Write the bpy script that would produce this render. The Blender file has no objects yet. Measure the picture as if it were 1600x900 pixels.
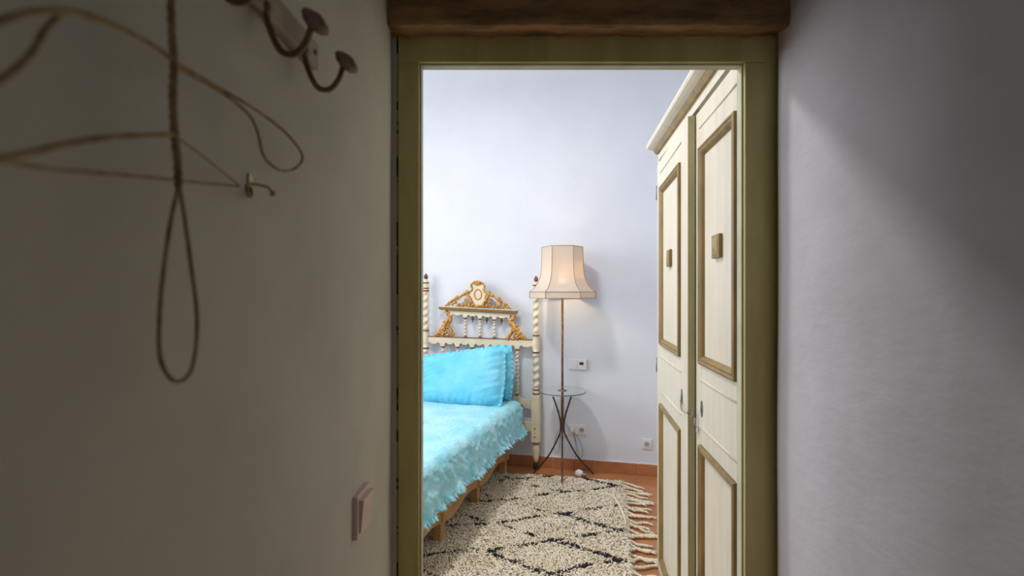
import bpy, bmesh, math, random
import numpy as np
from mathutils import Vector, Matrix
random.seed(7); rng = np.random.default_rng(7)
PI = math.pi
S = bpy.context.scene
C = S.collection
# ------------------------------------------------------------------ camera
F = 780.0; EYE = 1.4; HX, HY = 800.0, 458.0
cd = bpy.data.cameras.new('camera'); cam = bpy.data.objects.new('camera', cd); C.objects.link(cam)
cam.location = (0, 0, EYE); cam.rotation_euler = (PI/2, 0, 0)
cd.sensor_width = 36; cd.lens = 36*F/1600; cd.shift_y = 8/1600; cd.clip_start = .02
cd.dof.use_dof = True; cd.dof.focus_distance = 3.3; cd.dof.aperture_fstop = 3.6
S.camera = cam
# ------------------------------------------------------------------ world, light, exposure
S.view_settings.view_transform = 'Standard'; S.view_settings.look = 'None'
S.view_settings.gamma = 1; S.view_settings.use_curve_mapping = False
S.view_settings.exposure = 0.0
W = bpy.data.worlds.new('world'); S.world = W; W.use_nodes = True
W.node_tree.nodes['Background'].inputs[0].default_value = (.80, .88, 1, 1)
W.node_tree.nodes['Background'].inputs[1].default_value = .6
def area(name, loc, rot, sx, sy, power, col):
    l = bpy.data.lights.new(name, 'AREA'); l.shape = 'RECTANGLE'; l.size = sx; l.size_y = sy
    l.energy = power; l.color = col
    o = bpy.data.objects.new(name, l); o.location = loc; o.rotation_euler = rot; C.objects.link(o); return o
# daylight through the bedroom window (left wall), then two added fill lights without fixtures
area('bedroom_window_daylight', (-3.85, 2.8, 2.25), (0, -PI/2+math.radians(8), 0), 1.9, 1.6, 94, (.95, .97, 1))
area('bedroom_added_fill_light', (-.55, 2.4, 3.08), (0, 0, 0), .3, .3, 33, (1, .97, .94))  # added unseen source: evens the bedroom light, throws the diagonal hall shadow
area('hall_added_fill_light', (.15, -2.05, 1.7), (PI/2, 0, 0), .7, 1.0, .12, (1, .88, .70))  # weak warm fill added behind the camera to lift the hall
# ------------------------------------------------------------------ materials
def mat(name, col, rough=.6, metal=0, var=None, vscale=8, vstretch=(1, 1, 1), bump=0, bscale=40, bstretch=(1, 1, 1),
        spec=.5, sheen=0, vlo=.4, vhi=.65, detail=4, bdist=.004):
    m = bpy.data.materials.new(name); m.use_nodes = True; nt = m.node_tree; n = nt.nodes; L = nt.links
    b = n['Principled BSDF']; b.inputs['Roughness'].default_value = rough; b.inputs['Metallic'].default_value = metal
    b.inputs['Specular IOR Level'].default_value = spec
    if sheen: b.inputs['Sheen Weight'].default_value = sheen
    b.inputs['Base Color'].default_value = (*col, 1)
    tc = n.new('ShaderNodeTexCoord')
    def nz(scale, st, det):
        mp = n.new('ShaderNodeMapping'); mp.inputs['Scale'].default_value = st; L.new(tc.outputs['Object'], mp.inputs[0])
        x = n.new('ShaderNodeTexNoise'); x.inputs['Scale'].default_value = scale; x.inputs['Detail'].default_value = det
        L.new(mp.outputs[0], x.inputs['Vector']); return x
    if var:
        x = nz(vscale, vstretch, detail); r = n.new('ShaderNodeValToRGB')
        r.color_ramp.elements[0].position = vlo; r.color_ramp.elements[1].position = vhi
        r.color_ramp.elements[0].color = (*col, 1); r.color_ramp.elements[1].color = (*var, 1)
        L.new(x.outputs['Fac'], r.inputs[0]); L.new(r.outputs[0], b.inputs['Base Color'])
    if bump:
        x = nz(bscale, bstretch, 5); bp = n.new('ShaderNodeBump'); bp.inputs['Strength'].default_value = bump
        bp.inputs['Distance'].default_value = bdist
        L.new(x.outputs['Fac'], bp.inputs['Height']); L.new(bp.outputs[0], b.inputs['Normal'])
    return m
M = {}
M['plaster'] = mat('white_plaster', (.755, .785, .85), .85, var=(.73, .76, .825), vscale=3, bump=.35, bscale=9, bstretch=(1, 1, .6), bdist=.012)
M['hallright'] = mat('hall_plaster_lilac', (.56, .54, .575), .9, var=(.51, .495, .525), vscale=5, bump=.5, bscale=26, bstretch=(1, .5, 1), bdist=.005)
M['hallplaster'] = mat('hall_plaster', (.65, .625, .50), .9, var=(.59, .57, .455), vscale=5, bump=.5, bscale=26, bstretch=(1, .5, 1), bdist=.005)
M['ceil'] = mat('ceiling_paint', (.8, .8, .8), .9, bump=.1)
M['cream'] = mat('cream_paint', (.80, .70, .52), .45, var=(.74, .63, .43), vscale=14, bump=.1, bscale=60)
M['wcream'] = mat('wardrobe_cream_paint', (.73, .675, .55), .45, var=(.67, .61, .48), vscale=6, vstretch=(3, 3, .5), bump=.12, bscale=40, bstretch=(3, 3, .3))
M['wgold'] = mat('wardrobe_ochre_moulding', (.30, .20, .06), .42, var=(.20, .14, .05), vscale=12, vstretch=(2, 2, .5), bump=.15, bscale=60)
M['wolive'] = mat('door_edge_olive_paint', (.50, .46, .25), .55, var=(.42, .39, .2), vscale=9, vstretch=(2, 2, .6), bump=.1, bscale=50)
M['brown'] = mat('red_brown_ring', (.20, .07, .03), .45)
M['dark'] = mat('dark_bronze', (.10, .06, .03), .4, .4, var=(.2, .12, .05), vscale=60)
M['gold'] = mat('gilded_carving', (.66, .35, .07), .36, .35, var=(.30, .10, .03), vscale=70, bump=.6, bscale=160, bdist=.004, vlo=.46, vhi=.66)  # red-brown noise paints the shade of carved crevices into the gilding
M['shelfgold'] = mat('gilt_moulding', (.32, .18, .045), .45, .1, var=(.20, .12, .035), vscale=60)
M['black'] = mat('black_foot', (.02, .018, .016), .5)
M['frame'] = mat('olive_frame_paint', (.62, .55, .225), .55, var=(.52, .45, .16), vscale=5, vstretch=(3, 3, .7), bump=.2, bscale=30, bstretch=(3, 3, .5))
M['lip'] = mat('pale_frame_edge', (.62, .61, .42), .5, var=(.5, .5, .33), vscale=10)
M['lintel'] = mat('old_wood_lintel', (.36, .21, .09), .9, var=(.18, .105, .045), vscale=30, vstretch=(.25, 1, 1), bump=.9, bscale=120, bstretch=(.4, 1, 1), bdist=.006)
M['terra'] = mat('terracotta_skirting', (.50, .20, .075), .5, var=(.40, .15, .055), vscale=6, bump=.1, bscale=30)
M['grout'] = mat('pale_grout', (.62, .45, .32), .8)
M['rope'] = mat('wrapped_cord', (.40, .29, .13), .8, var=(.22, .14, .06), vscale=60, bump=.4, bscale=200)
M['hook'] = mat('worn_iron', (.16, .09, .05), .5, .3, var=(.26, .17, .1), vscale=40)
M['cap'] = mat('dull_hook_cap', (.30, .22, .16), .6, var=(.12, .08, .06), vscale=80)
M['rail'] = mat('pale_hook_rail', (.42, .36, .26), .6, var=(.33, .27, .19), vscale=20)
M['brass'] = mat('tarnished_brass', (.38, .30, .12), .4, .6)
M['switch'] = mat('cream_switch_plastic', (.74, .56, .48), .4)
M['white'] = mat('white_plastic', (.80, .78, .78), .35)
M['darkplastic'] = mat('dark_display', (.03, .035, .045), .2)
M['bamboo'] = mat('bamboo_bronze', (.07, .035, .018), .4, .2, var=(.13, .065, .03), vscale=50)
M['pole'] = mat('aged_brass_pole', (.30, .17, .075), .4, .35, var=(.18, .09, .04), vscale=50)
M['steel'] = mat('grey_steel', (.30, .28, .27), .35, .8)
M['pine'] = mat('pine_wood', (.50, .27, .10), .5, var=(.38, .19, .07), vscale=7, vstretch=(1, .2, 2))
M['mattress'] = mat('white_mattress', (.75, .75, .75), .8)
M['cyan'] = mat('cyan_cotton', (.27, .69, .82), .8, var=(.42, .79, .90), vscale=5, bump=.9, bscale=42, sheen=.25, bdist=.012)
M['cyanp'] = mat('cyan_pillow_cotton', (.13, .60, .82), .75, var=(.22, .68, .88), vscale=5, bump=.9, bscale=14, sheen=.25, bdist=.012)
M['wool'] = mat('cream_wool', (.90, .80, .62), .95, var=(.82, .70, .50), vscale=5, sheen=.1)
M['wblack'] = mat('black_wool', (.025, .022, .03), .95)
M['backing'] = mat('rug_backing', (.66, .56, .42), .95)
M['bead'] = mat('shade_seam', (.40, .22, .11), .6)
def shade_mat():
    m = bpy.data.materials.new('shade_fabric'); m.use_nodes = True; n = m.node_tree.nodes; L = m.node_tree.links
    n.remove(n['Principled BSDF']); out = n['Material Output']
    d = n.new('ShaderNodeBsdfDiffuse'); t = n.new('ShaderNodeBsdfTranslucent'); x = n.new('ShaderNodeMixShader')
    d.inputs[0].default_value = (.80, .76, .69, 1); t.inputs[0].default_value = (.80, .66, .52, 1); x.inputs[0].default_value = .40
    L.new(d.outputs[0], x.inputs[1]); L.new(t.outputs[0], x.inputs[2]); tr = n.new('ShaderNodeBsdfTransparent'); y = n.new('ShaderNodeMixShader'); y.inputs[0].default_value = .05
    L.new(x.outputs[0], y.inputs[1]); L.new(tr.outputs[0], y.inputs[2]); L.new(y.outputs[0], out.inputs[0]); return m
M['shade'] = shade_mat()
def emis(name, col, s):
    m = bpy.data.materials.new(name); m.use_nodes = True; b = m.node_tree.nodes['Principled BSDF']
    b.inputs['Base Color'].default_value = (*col, 1); b.inputs['Emission Color'].default_value = (*col, 1); b.inputs['Emission Strength'].default_value = s; return m
M['bulb'] = emis('glowing_bulb', (1, .74, .46), 75)
def glass_mat():
    m = bpy.data.materials.new('greenish_glass'); m.use_nodes = True; b = m.node_tree.nodes['Principled BSDF']
    b.inputs['Base Color'].default_value = (.93, .985, .97, 1); b.inputs['Roughness'].default_value = .03
    b.inputs['Transmission Weight'].default_value = 1; b.inputs['IOR'].default_value = 1.45; return m
M['glass'] = glass_mat()
M['rim'] = mat('glass_edge', (.06, .20, .17), .15)
def tile_mat():
    m = bpy.data.materials.new('terracotta_tiles'); m.use_nodes = True; n = m.node_tree.nodes; L = m.node_tree.links; b = n['Principled BSDF']
    tc = n.new('ShaderNodeTexCoord'); mp = n.new('ShaderNodeMapping'); mp.inputs['Rotation'].default_value = (0, 0, math.radians(32))
    br = n.new('ShaderNodeTexBrick'); br.offset = 0; br.inputs['Scale'].default_value = 1
    br.inputs['Brick Width'].default_value = .3; br.inputs['Row Height'].default_value = .3; br.inputs['Mortar Size'].default_value = .004
    br.inputs['Color1'].default_value = (.50, .19, .07, 1); br.inputs['Color2'].default_value = (.60, .26, .10, 1)
    br.inputs['Mortar'].default_value = (.42, .20, .10, 1)
    nz = n.new('ShaderNodeTexNoise'); nz.inputs['Scale'].default_value = 6; mx = n.new('ShaderNodeMixRGB'); mx.blend_type = 'MULTIPLY'; mx.inputs[0].default_value = .35
    L.new(tc.outputs['Object'], mp.inputs[0]); L.new(mp.outputs[0], br.inputs['Vector']); L.new(tc.outputs['Object'], nz.inputs['Vector'])
    L.new(br.outputs['Color'], mx.inputs[1]); L.new(nz.outputs['Color'], mx.inputs[2]); L.new(mx.outputs[0], b.inputs['Base Color'])
    b.inputs['Roughness'].default_value = .4; return m
M['tile'] = tile_mat()
def crack_mat():
    m = bpy.data.materials.new('cracked_filler'); m.use_nodes = True; n = m.node_tree.nodes; L = m.node_tree.links; b = n['Principled BSDF']
    tc = n.new('ShaderNodeTexCoord'); mp = n.new('ShaderNodeMapping'); mp.inputs['Scale'].default_value = (1, 1, 22)
    nz = n.new('ShaderNodeTexNoise'); nz.inputs['Scale'].default_value = 1; nz.inputs['Detail'].default_value = 3
    r = n.new('ShaderNodeValToRGB'); r.color_ramp.elements[0].position = .53; r.color_ramp.elements[1].position = .56
    r.color_ramp.elements[0].color = (.34, .34, .25, 1); r.color_ramp.elements[1].color = (.01, .01, .01, 1)
    L.new(tc.outputs['Object'], mp.inputs[0]); L.new(mp.outputs[0], nz.inputs['Vector']); L.new(nz.outputs['Fac'], r.inputs[0]); L.new(r.outputs[0], b.inputs['Base Color'])
    b.inputs['Roughness'].default_value = .9; return m
M['crack'] = crack_mat()
# ------------------------------------------------------------------ mesh helpers
class MB:
    def __init__(s): s.v = []; s.f = []; s.mi = []; s.sm = []
    def add(s, vs, fs, mi=0, smooth=False):
        o = len(s.v); s.v += [tuple(v) for v in vs]
        for f in fs: s.f.append(tuple(i+o for i in f)); s.mi.append(mi); s.sm.append(smooth)
    def box(s, x0, x1, y0, y1, z0, z1, mi=0):
        v = [(x, y, z) for z in (z0, z1) for y in (y0, y1) for x in (x0, x1)]
        s.add(v, [(0, 2, 3, 1), (4, 5, 7, 6), (0, 1, 5, 4), (2, 6, 7, 3), (0, 4, 6, 2), (1, 3, 7, 5)], mi)
    def bbox(s, x0, x1, y0, y1, z0, z1, b=.003, mi=0):      # bevelled box
        bm = bmesh.new(); bmesh.ops.create_cube(bm, size=1)
        for v in bm.verts: v.co = ((x0+x1)/2+v.co.x*(x1-x0), (y0+y1)/2+v.co.y*(y1-y0), (z0+z1)/2+v.co.z*(z1-z0))
        bmesh.ops.bevel(bm, geom=list(bm.edges), offset=b, segments=2, affect='EDGES', profile=.5)
        bm.verts.index_update(); s.add([v.co[:] for v in bm.verts], [[v.index for v in f.verts] for f in bm.faces], mi); bm.free()
    def tube(s, pts, r, n=8, mi=0, closed=False, flat=None):
        P = [Vector(p) for p in pts]; N = len(P)
        R = r if hasattr(r, '__len__') else [r]*N
        t0 = (P[1]-P[0]).normalized(); up = Vector((0, 0, 1)) if abs(t0.z) < .9 else Vector((1, 0, 0))
        nn = (up - t0*up.dot(t0)).normalized(); vs = []
        for i in range(N):
            a = P[(i-1) % N] if (closed or i > 0) else P[i]; b = P[(i+1) % N] if (closed or i < N-1) else P[i]
            t = (b-a); t = t.normalized() if t.length > 1e-9 else t0
            nn = nn - t*nn.dot(t); nn = nn.normalized() if nn.length > 1e-6 else Vector((1, 0, 0)); bb = t.cross(nn)
            for k in range(n):
                an = 2*PI*k/n; vs.append(P[i] + (nn*math.cos(an)+bb*math.sin(an))*R[i])
        fs = []
        for i in range(N if closed else N-1):
            j = (i+1) % N
            for k in range(n): fs.append((i*n+k, i*n+(k+1) % n, j*n+(k+1) % n, j*n+k))
        if not closed: fs.append(tuple(range(n-1, -1, -1))); fs.append(tuple((N-1)*n+k for k in range(n)))
        s.add(vs, fs, mi, True)
    def lathe(s, prof, c=(0, 0, 0), n=20, mi=0, mif=None, twist=None, smooth=True):
        # prof: (r,z); twist(theta,z)->(radius factor)
        vs = []; N = len(prof)
        for r, z in prof:
            for k in range(n):
                a = 2*PI*k/n; q = r*(twist(a, z) if twist else 1)
                vs.append((c[0]+q*math.cos(a), c[1]+q*math.sin(a), c[2]+z))
        for i in range(N-1):
            m_ = mif((prof[i][1]+prof[i+1][1])/2) if mif else mi
            o = len(s.v)
            s.add(vs[i*n:(i+2)*n], [(k, (k+1) % n, n+(k+1) % n, n+k) for k in range(n)], m_, smooth)
        s.add(vs[:n], [tuple(range(n-1, -1, -1))], mif(prof[0][1]) if mif else mi); s.add(vs[-n:], [tuple(range(n))], mif(prof[-1][1]) if mif else mi)
    def prism(s, poly, y0, y1, mi=0):                       # poly of (x,z), extruded along y, triangulated
        bm = bmesh.new(); vs = [bm.verts.new((x, y0, z)) for x, z in poly]; f = bm.faces.new(vs)
        r = bmesh.ops.extrude_face_region(bm, geom=[f])
        for e in r['geom']:
            if isinstance(e, bmesh.types.BMVert): e.co.y = y1
        bmesh.ops.triangulate(bm, faces=[f_ for f_ in bm.faces if len(f_.verts) > 4])
        bmesh.ops.recalc_face_normals(bm, faces=bm.faces); bm.verts.index_update()
        s.add([v.co[:] for v in bm.verts], [[v.index for v in f_.verts] for f_ in bm.faces], mi); bm.free()
    def ball(s, c, rx, ry=None, rz=None, mi=0, n=10):
        ry = ry or rx; rz = rz or rx; m = n//2+1; vs = []
        for i in range(m+1):
            th = PI*(i+.001)/(m+.002)
            for k in range(n): vs.append((c[0]+rx*math.sin(th)*math.cos(2*PI*k/n), c[1]+ry*math.sin(th)*math.sin(2*PI*k/n), c[2]-rz*math.cos(th)))
        s.add(vs, [(i*n+k, i*n+(k+1) % n, (i+1)*n+(k+1) % n, (i+1)*n+k) for i in range(m) for k in range(n)], mi, True)
    def grid(s, nu, nv, fn, mi=0, smooth=True, closed=False):
        vs = [fn(i/(nu-1), j/(nv-1)) for j in range(nv) for i in range(nu)]
        s.add(vs, [(j*nu+i, j*nu+i+1, (j+1)*nu+i+1, (j+1)*nu+i) for j in range(nv-1) for i in range(nu-1)], mi, smooth)
    def build(s, name, mats, parent=None, loc=None, rot=None, label=None):
        me = bpy.data.meshes.new(name); me.from_pydata(s.v, [], s.f)
        if not isinstance(mats, (list, tuple)): mats = [mats]
        for m in mats: me.materials.append(m)
        me.polygons.foreach_set('material_index', s.mi); me.polygons.foreach_set('use_smooth', s.sm); me.update()
        bm = bmesh.new(); bm.from_mesh(me); bmesh.ops.remove_doubles(bm, verts=bm.verts, dist=1e-5); bm.to_mesh(me); bm.free()
        o = bpy.data.objects.new(name, me); C.objects.link(o)
        if parent: o.parent = parent
        if loc is not None: o.location = loc
        if rot is not None: o.rotation_euler = rot
        if label: o['label'] = label
        return o
def empty(name, label, cat, loc=(0, 0, 0), rz=0, group=None):
    o = bpy.data.objects.new(name, None); C.objects.link(o); o.location = loc; o.rotation_euler = (0, 0, rz)
    o.empty_display_size = .1; o['label'] = label; o['category'] = cat
    if group: o['group'] = group
    return o
def tag(o, label, cat, group=None):
    o['label'] = label; o['category'] = cat
    if group: o['group'] = group
    return o
def struct(o): o['kind'] = 'structure'; return o
def crom(pts, k=8, closed=False):
    P = [Vector(p) for p in pts]; N = len(P); out = []
    for i in range(N if closed else N-1):
        p0 = P[(i-1) % N] if closed or i > 0 else P[0]; p1 = P[i]; p2 = P[(i+1) % N]
        p3 = P[(i+2) % N] if closed or i < N-2 else P[-1]
        for j in range(k):
            t = j/k; out.append(.5*((2*p1)+(p2-p0)*t+(2*p0-5*p1+4*p2-p3)*t*t+(3*p1-p0-3*p2+p3)*t**3))
    if not closed: out.append(P[-1])
    return out
def ray(px, py): return Vector(((px-HX)/F, 1, (HY-py)/F))
E = Vector((0, 0, EYE))
def hit(px, py, P, n):                                       # point of a real plane seen in that direction
    d = ray(px, py); P = Vector(P); n = Vector(n); return E + d*((P-E).dot(n)/d.dot(n))
class Frame:
    def __init__(s, O, ang): s.O = Vector(O); s.a = ang; s.x = Vector((math.cos(ang), math.sin(ang), 0)); s.y = Vector((-math.sin(ang), math.cos(ang), 0))
    def loc(s, p): q = Vector(p)-s.O; return Vector((q.dot(s.x), q.dot(s.y), q.z))
    def at(s, px, py, d=0): return s.loc(hit(px, py, s.O+s.y*d, s.y))      # on local plane y=d
    def flr(s, px, py, z=0): return s.loc(hit(px, py, (0, 0, z), (0, 0, 1)))
# ------------------------------------------------------------------ setting
BW = Frame((.232, 4.022, 0), -math.atan(.235))               # bedroom back wall: local x to the right, y into the wall
m = MB(); m.box(-4.2, 1.9, -2.4, 5.3, -.1, 0); struct(m.build('floor', M['tile']))
m = MB(); m.box(-4.3, 2.0, 0, .2, 0, 3.7); struct(m.build('wall_back', M['plaster'], loc=BW.O, rot=(0, 0, BW.a)))
WX = -3.6                                                    # bedroom left wall with its window
m = MB(); m.box(WX-.2, WX, 1.245, 2.0, 0, 3.7); m.box(WX-.2, WX, 3.6, 5.1, 0, 3.7); m.box(WX-.2, WX, 2.0, 3.6, 0, 1.3); m.box(WX-.2, WX, 2.0, 3.6, 3.2, 3.7)
struct(m.build('wall_left', M['plaster']))
m = MB(); m.box(1.4, 1.55, 1.25, 3.9, 0, 3.7); struct(m.build('wall_right', M['plaster']))
m = MB(); m.box(-3.8, 1.55, 1.2, 5.2, 3.7, 3.8); struct(m.build('ceiling', M['ceil']))
m = MB()
for y0, y1 in ((2.0, 2.05), (3.55, 3.6), (2.775, 2.825)): m.box(WX-.14, WX-.08, y0, y1, 1.3, 3.2)
m.box(WX-.14, WX-.08, 2.0, 3.6, 1.3, 1.35); m.box(WX-.14, WX-.08, 2.0, 3.6, 3.15, 3.2)
struct(m.build('window_1', M['cream']))
DY = 1.244                                                   # hall side face of the door frame
LW = Frame((-.292, DY, 0), math.atan2(1, .0256))             # hall left wall: local x runs forward, y points left into the wall
RX = .650
m = MB(); m.box(-3.8, -.300, DY, 1.274, 0, 3.7); m.box(RX-.01, 1.55, DY, 1.250, 0, 3.7); m.box(-.300, RX-.01, DY, 1.274, 2.045, 3.7)
struct(m.build('wall_front', M['plaster']))
def wavy_wall(name, fn, nu, nv): m = MB(); m.grid(nu, nv, fn); o = struct(m.build(name, M['hallplaster'])); return o
# hall left wall: front face gently uneven, softly rounded towards the frame
m = MB()
def wob(a, b): return .0016*math.sin(a*7+b*3)+.0012*math.sin(b*9-a*4)
def lw(u, v):
    x = -3.3+3.3*u if u < .9 else -.33+.33*(u-.9)/.1
    z = 2.5*v; off = .010*max(0, (x+.035)/.035)**2
    p = LW.O+LW.x*x+LW.y*(off+wob(x, z)); return (p.x, p.y, z)
m.grid(60, 40, lw); m.box(-.55, -.335-.08, -2.1, DY-.003, 0, 2.5); m.box(-.42, -.30, DY-.02, DY-.003, 0, 2.5)
struct(m.build('wall_hall_left', M['hallplaster']))
m = MB()
def rw(u, v):
    t = u; z = 2.5*v
    if t < .8: y = -2.1+(DY-.03+2.1)*t/.8; x = RX+wob(y, z)
    else:
        a = (t-.8)/.2*PI/2; y = DY-.03+.022*math.sin(a); x = RX-.0+.016*(1-math.cos(a))+wob(y, z)*(1-(t-.8)/.2)
    return (x, y, z)
m.grid(70, 40, rw); m.box(RX+.02, RX+.2, -2.1, DY-.003, 0, 2.5)
struct(m.build('wall_hall_right', M['hallright']))
m = MB(); m.box(-.6, RX+.2, -2.1, DY, 2.5, 2.6); struct(m.build('ceiling_hall', M['ceil']))
m = MB(); m.box(-.6, RX+.2, -2.25, -2.1, 0, .9); m.box(-.6, RX+.2, -2.25, -2.1, 2.3, 2.6); m.box(-.6, -.2, -2.25, -2.1, .9, 2.3); m.box(.5, RX+.2, -2.25, -2.1, .9, 2.3)
struct(m.build('wall_hall_end', M['hallplaster']))
# skirting on the back wall, tile by tile
m = MB()
x = -4.0+.08; hb = .088
while x < 1.2:
    m.bbox(x+.0015, x+.33-.0015, -.014, 0, 0, hb, .003, 0); x += .33
m.box(-4.0, 1.2, -.011, 0, .001, hb-.004, 1); m.box(-4.0, 1.2, -.008, 0, hb-.003, hb+.004, 2)
struct(m.build('baseboard_back', [M['terra'], M['grout'], M['plaster']], loc=BW.O+BW.x*.06, rot=(0, 0, BW.a)))
# door frame (jambs, head) and lintel beam
def dx(px): return (px-HX)/F*DY
def dz(py): return EYE+(HY-py)/F*DY
door = struct(bpy.data.objects.new('door_1', None)); C.objects.link(door); door.location = ((dx(622)+dx(1195))/2, DY, 0)
def dpart(mb, name, mts, label=None):
    o = mb.build(name, mts, door); o.matrix_parent_inverse = Matrix.Translation(-door.location); 
    if label: o['label'] = label
    return o
xl0, xl1, xr1, xr0 = dx(622.5), dx(655), dx(1163), dx(1195); zt1, zt0 = dz(98), dz(57)
DB = 1.276
for (a, b, li) in ((xl0, xl1, 1), (xr1, xr0, -1)):
    m = MB(); m.bbox(a, b, DY-.004, DB-.003, 0, zt1+.0, .0025, 0)
    e = b if li > 0 else a
    m.bbox(min(e, e+li*.0045), max(e, e+li*.0045), DY+.006, DB, 0, zt1-.004, .0015, 1)
    dpart(m, 'jamb', [M['frame'], M['lip']])
m = MB(); m.bbox(xl0, xr0, DY-.004, DB-.003, zt1, zt0, .0025, 0); m.bbox(xl1, xr1, DY+.006, DB, zt1-.0045, zt1+.002, .0015, 1)
dpart(m, 'frame_head', [M['frame'], M['lip']])
m = MB(); m.box(dx(610), dx(619.6), DY-.001, 1.270, 0, zt0, 2); m.box(dx(619.4), xl0, DY+.0, 1.270, 0, zt0, 0); m.box(xr0, RX+.03, DY-.002, 1.247, 0, zt0+.05, 1)  # right-hand strip: frame olive stands in for shade at the wall corner
dpart(m, 'frame_filler', [M['crack'], M['frame'], M['hallplaster']])
# lintel beam
def lin(u, v):
    X = dx(606)+(dx(1222)-dx(606))*u
    prof = [(DY+.0, zt0-.002), (DY-.015, zt0-.002), (1.180, zt0-.012), (1.171, zt0-.010), (1.167, zt0+.000), (1.170, zt0+.03), (1.172, zt0+.08), (1.175, zt0+.16), (1.175, 2.5)]
    k = v*(len(prof)-1); i = min(int(k), len(prof)-2); f = k-i
    y = prof[i][0]*(1-f)+prof[i+1][0]*f; z = prof[i][1]*(1-f)+prof[i+1][1]*f
    w = .0025*math.sin(X*31)+.0018*math.sin(X*67+z*20)+.001*math.sin(X*150)
    return (X, y+(w if .15 < v else 0), z+w*.8*(1 if v < .8 else 0))
m = MB(); m.grid(160, 33, lin); struct(m.build('trim_1', M['lintel']))
# ------------------------------------------------------------------ wardrobe
wv = math.atan(-(876-800)/F)                                 # its front runs away slightly to the right
WO = Vector((((876-800)+150)/F*2.44+.008, 2.44, 0))
# local: x along the front from the far end towards the camera (negative world Y), y outwards (to the left, -X)
wa = -PI/2+wv
WF = Frame(WO, wa)
wr = empty('wardrobe', 'tall cream two-door wardrobe with ochre panel mouldings right of the doorway', 'wardrobe', WO, wa)
# local +x -> towards camera, local +y -> right(+X) into the carcass  (out of the face is -y)
WL = 1.155; WD = .37
m = MB(); m.box(0, WL, .03, WD, .05, .07); m.box(0, WL, .02, WD, 2.07, 2.09); m.box(0, .022, .0, WD, .05, 2.09); m.box(WL-.022, WL, 0, WD, .05, 2.09); m.box(0, WL, WD-.02, WD, .05, 2.09)
m.box(.022, WL-.022, .0, .02, 2.046, 2.09); m.box(.022, WL-.022, .004, .02, .045, .07)
m.build('body', M['wcream'], wr)
for fx in (.005, WL-.055):
    for fy in (.005, WD-.055): m = MB(); m.bbox(fx, fx+.05, fy, fy+.05, 0, .051, .004); m.build('foot', M['wcream'], wr)
m = MB()                                                     # cornice: stepped profile swept along the front with a far return
prof = [(0, 2.078, 1), (-.010, 2.080, 1), (-.018, 2.092, 1), (-.020, 2.102, 0), (-.034, 2.108, 0), (-.046, 2.116, 0), (-.050, 2.124, 0), (-.050, 2.134, 0), (WD, 2.134, 0)]
for i in range(len(prof)-1):
    (a, z0, k), (b, z1, _) = prof[i], prof[i+1]
    ea, eb = (a if a < 0 else 0), (b if b < 0 else 0)
    m.add([(ea, a, z0), (WL, a, z0), (WL, b, z1), (eb, b, z1)], [(0, 1, 2, 3)], k)
    m.add([(ea, WD, z0), (ea, a, z0), (eb, b, z1), (eb, WD, z1)], [(0, 1, 2, 3)], k)
m.box(0, WL, 0, WD, 2.080, 2.12, 0)
m.build('cornice', [M['wcream'], M['wgold']], wr)
def wdoor(w, hinge_far, px0, px1):
    """door in its own coordinates: x 0..w, front face at y=0 facing -y, z .07..2.038"""
    z0, z1, th = .07, 2.026, .026
    d = MB(); st = px0
    pan = [(.144, .885), (1.160, 1.893)]
    # stiles and rails
    def bev(x0, x1, za, zb): d.bbox(x0, x1, 0, th, za, zb, .002, 0)
    bev(0, px0, z0, z1); bev(px1, w, z0, z1)
    bev(px0, px1, z0, pan[0][0]); bev(px0, px1, pan[0][1], pan[1][0]); bev(px0, px1, pan[1][1], z1)
    d.box(px0-.005, px1+.005, .010, th-.002, pan[0][0]-.01, pan[1][1]+.035, 0)
    # fine beads framing the rails
    for zc in (pan[1][1]+.072, pan[1][0]-.055, pan[0][1]+.060):
        d.tube([(px0-.012, .0, zc), (px1+.012, .0, zc)], .004, 6, 0)
    ob = []
    return d, pan
def add_door(name_x, w, px0, px1, loc, rz, edge_side, label):
    d, pan = wdoor(w, True, px0, px1)
    if edge_side: d.box(w-.0005, w+.001, .0015, .0245, .072, 2.024, 1)
    o = d.build('door', [M['wcream'], M['wolive']], wr, loc, (0, 0, rz), label)
    for za, zb in pan:
        p = MB(); W_ = .030
        # stepped mitred moulding frame: profile (inset, y)
        pr = [(0, .0), (0, -.009), (.006, -.012), (.012, -.007), (.018, -.009), (.024, -.003), (.032, .010)]
        for i in range(len(pr)-1):
            (a, ya), (b, yb) = pr[i], pr[i+1]
            A = [(px0+a, ya, za+a), (px1-a, ya, za+a), (px1-a, ya, zb-a), (px0+a, ya, zb-a)]
            B = [(px0+b, yb, za+b), (px1-b, yb, za+b), (px1-b, yb, zb-b), (px0+b, yb, zb-b)]
            p.add(A+B, [(k, (k+1) % 4, 4+(k+1) % 4, 4+k) for k in range(4)], 0)
        p.build('panel_moulding', M['wgold'], o, label='ochre panel moulding')
        p = MB(); p.box(px0+.025, px1-.025, .006, .012, za+.025, zb-.025); p.build('panel', M['wcream'], o)
    return o
SPL = .685
ld = add_door('left', SPL-.006, .104, .560, (.004, -.005, 0), -math.radians(2.0), True, 'far door, slightly ajar, with olive edge')
rd = add_door('right', WL-SPL-.004, .060, .412, (SPL, -.001, 0), 0, False, 'near door')
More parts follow.
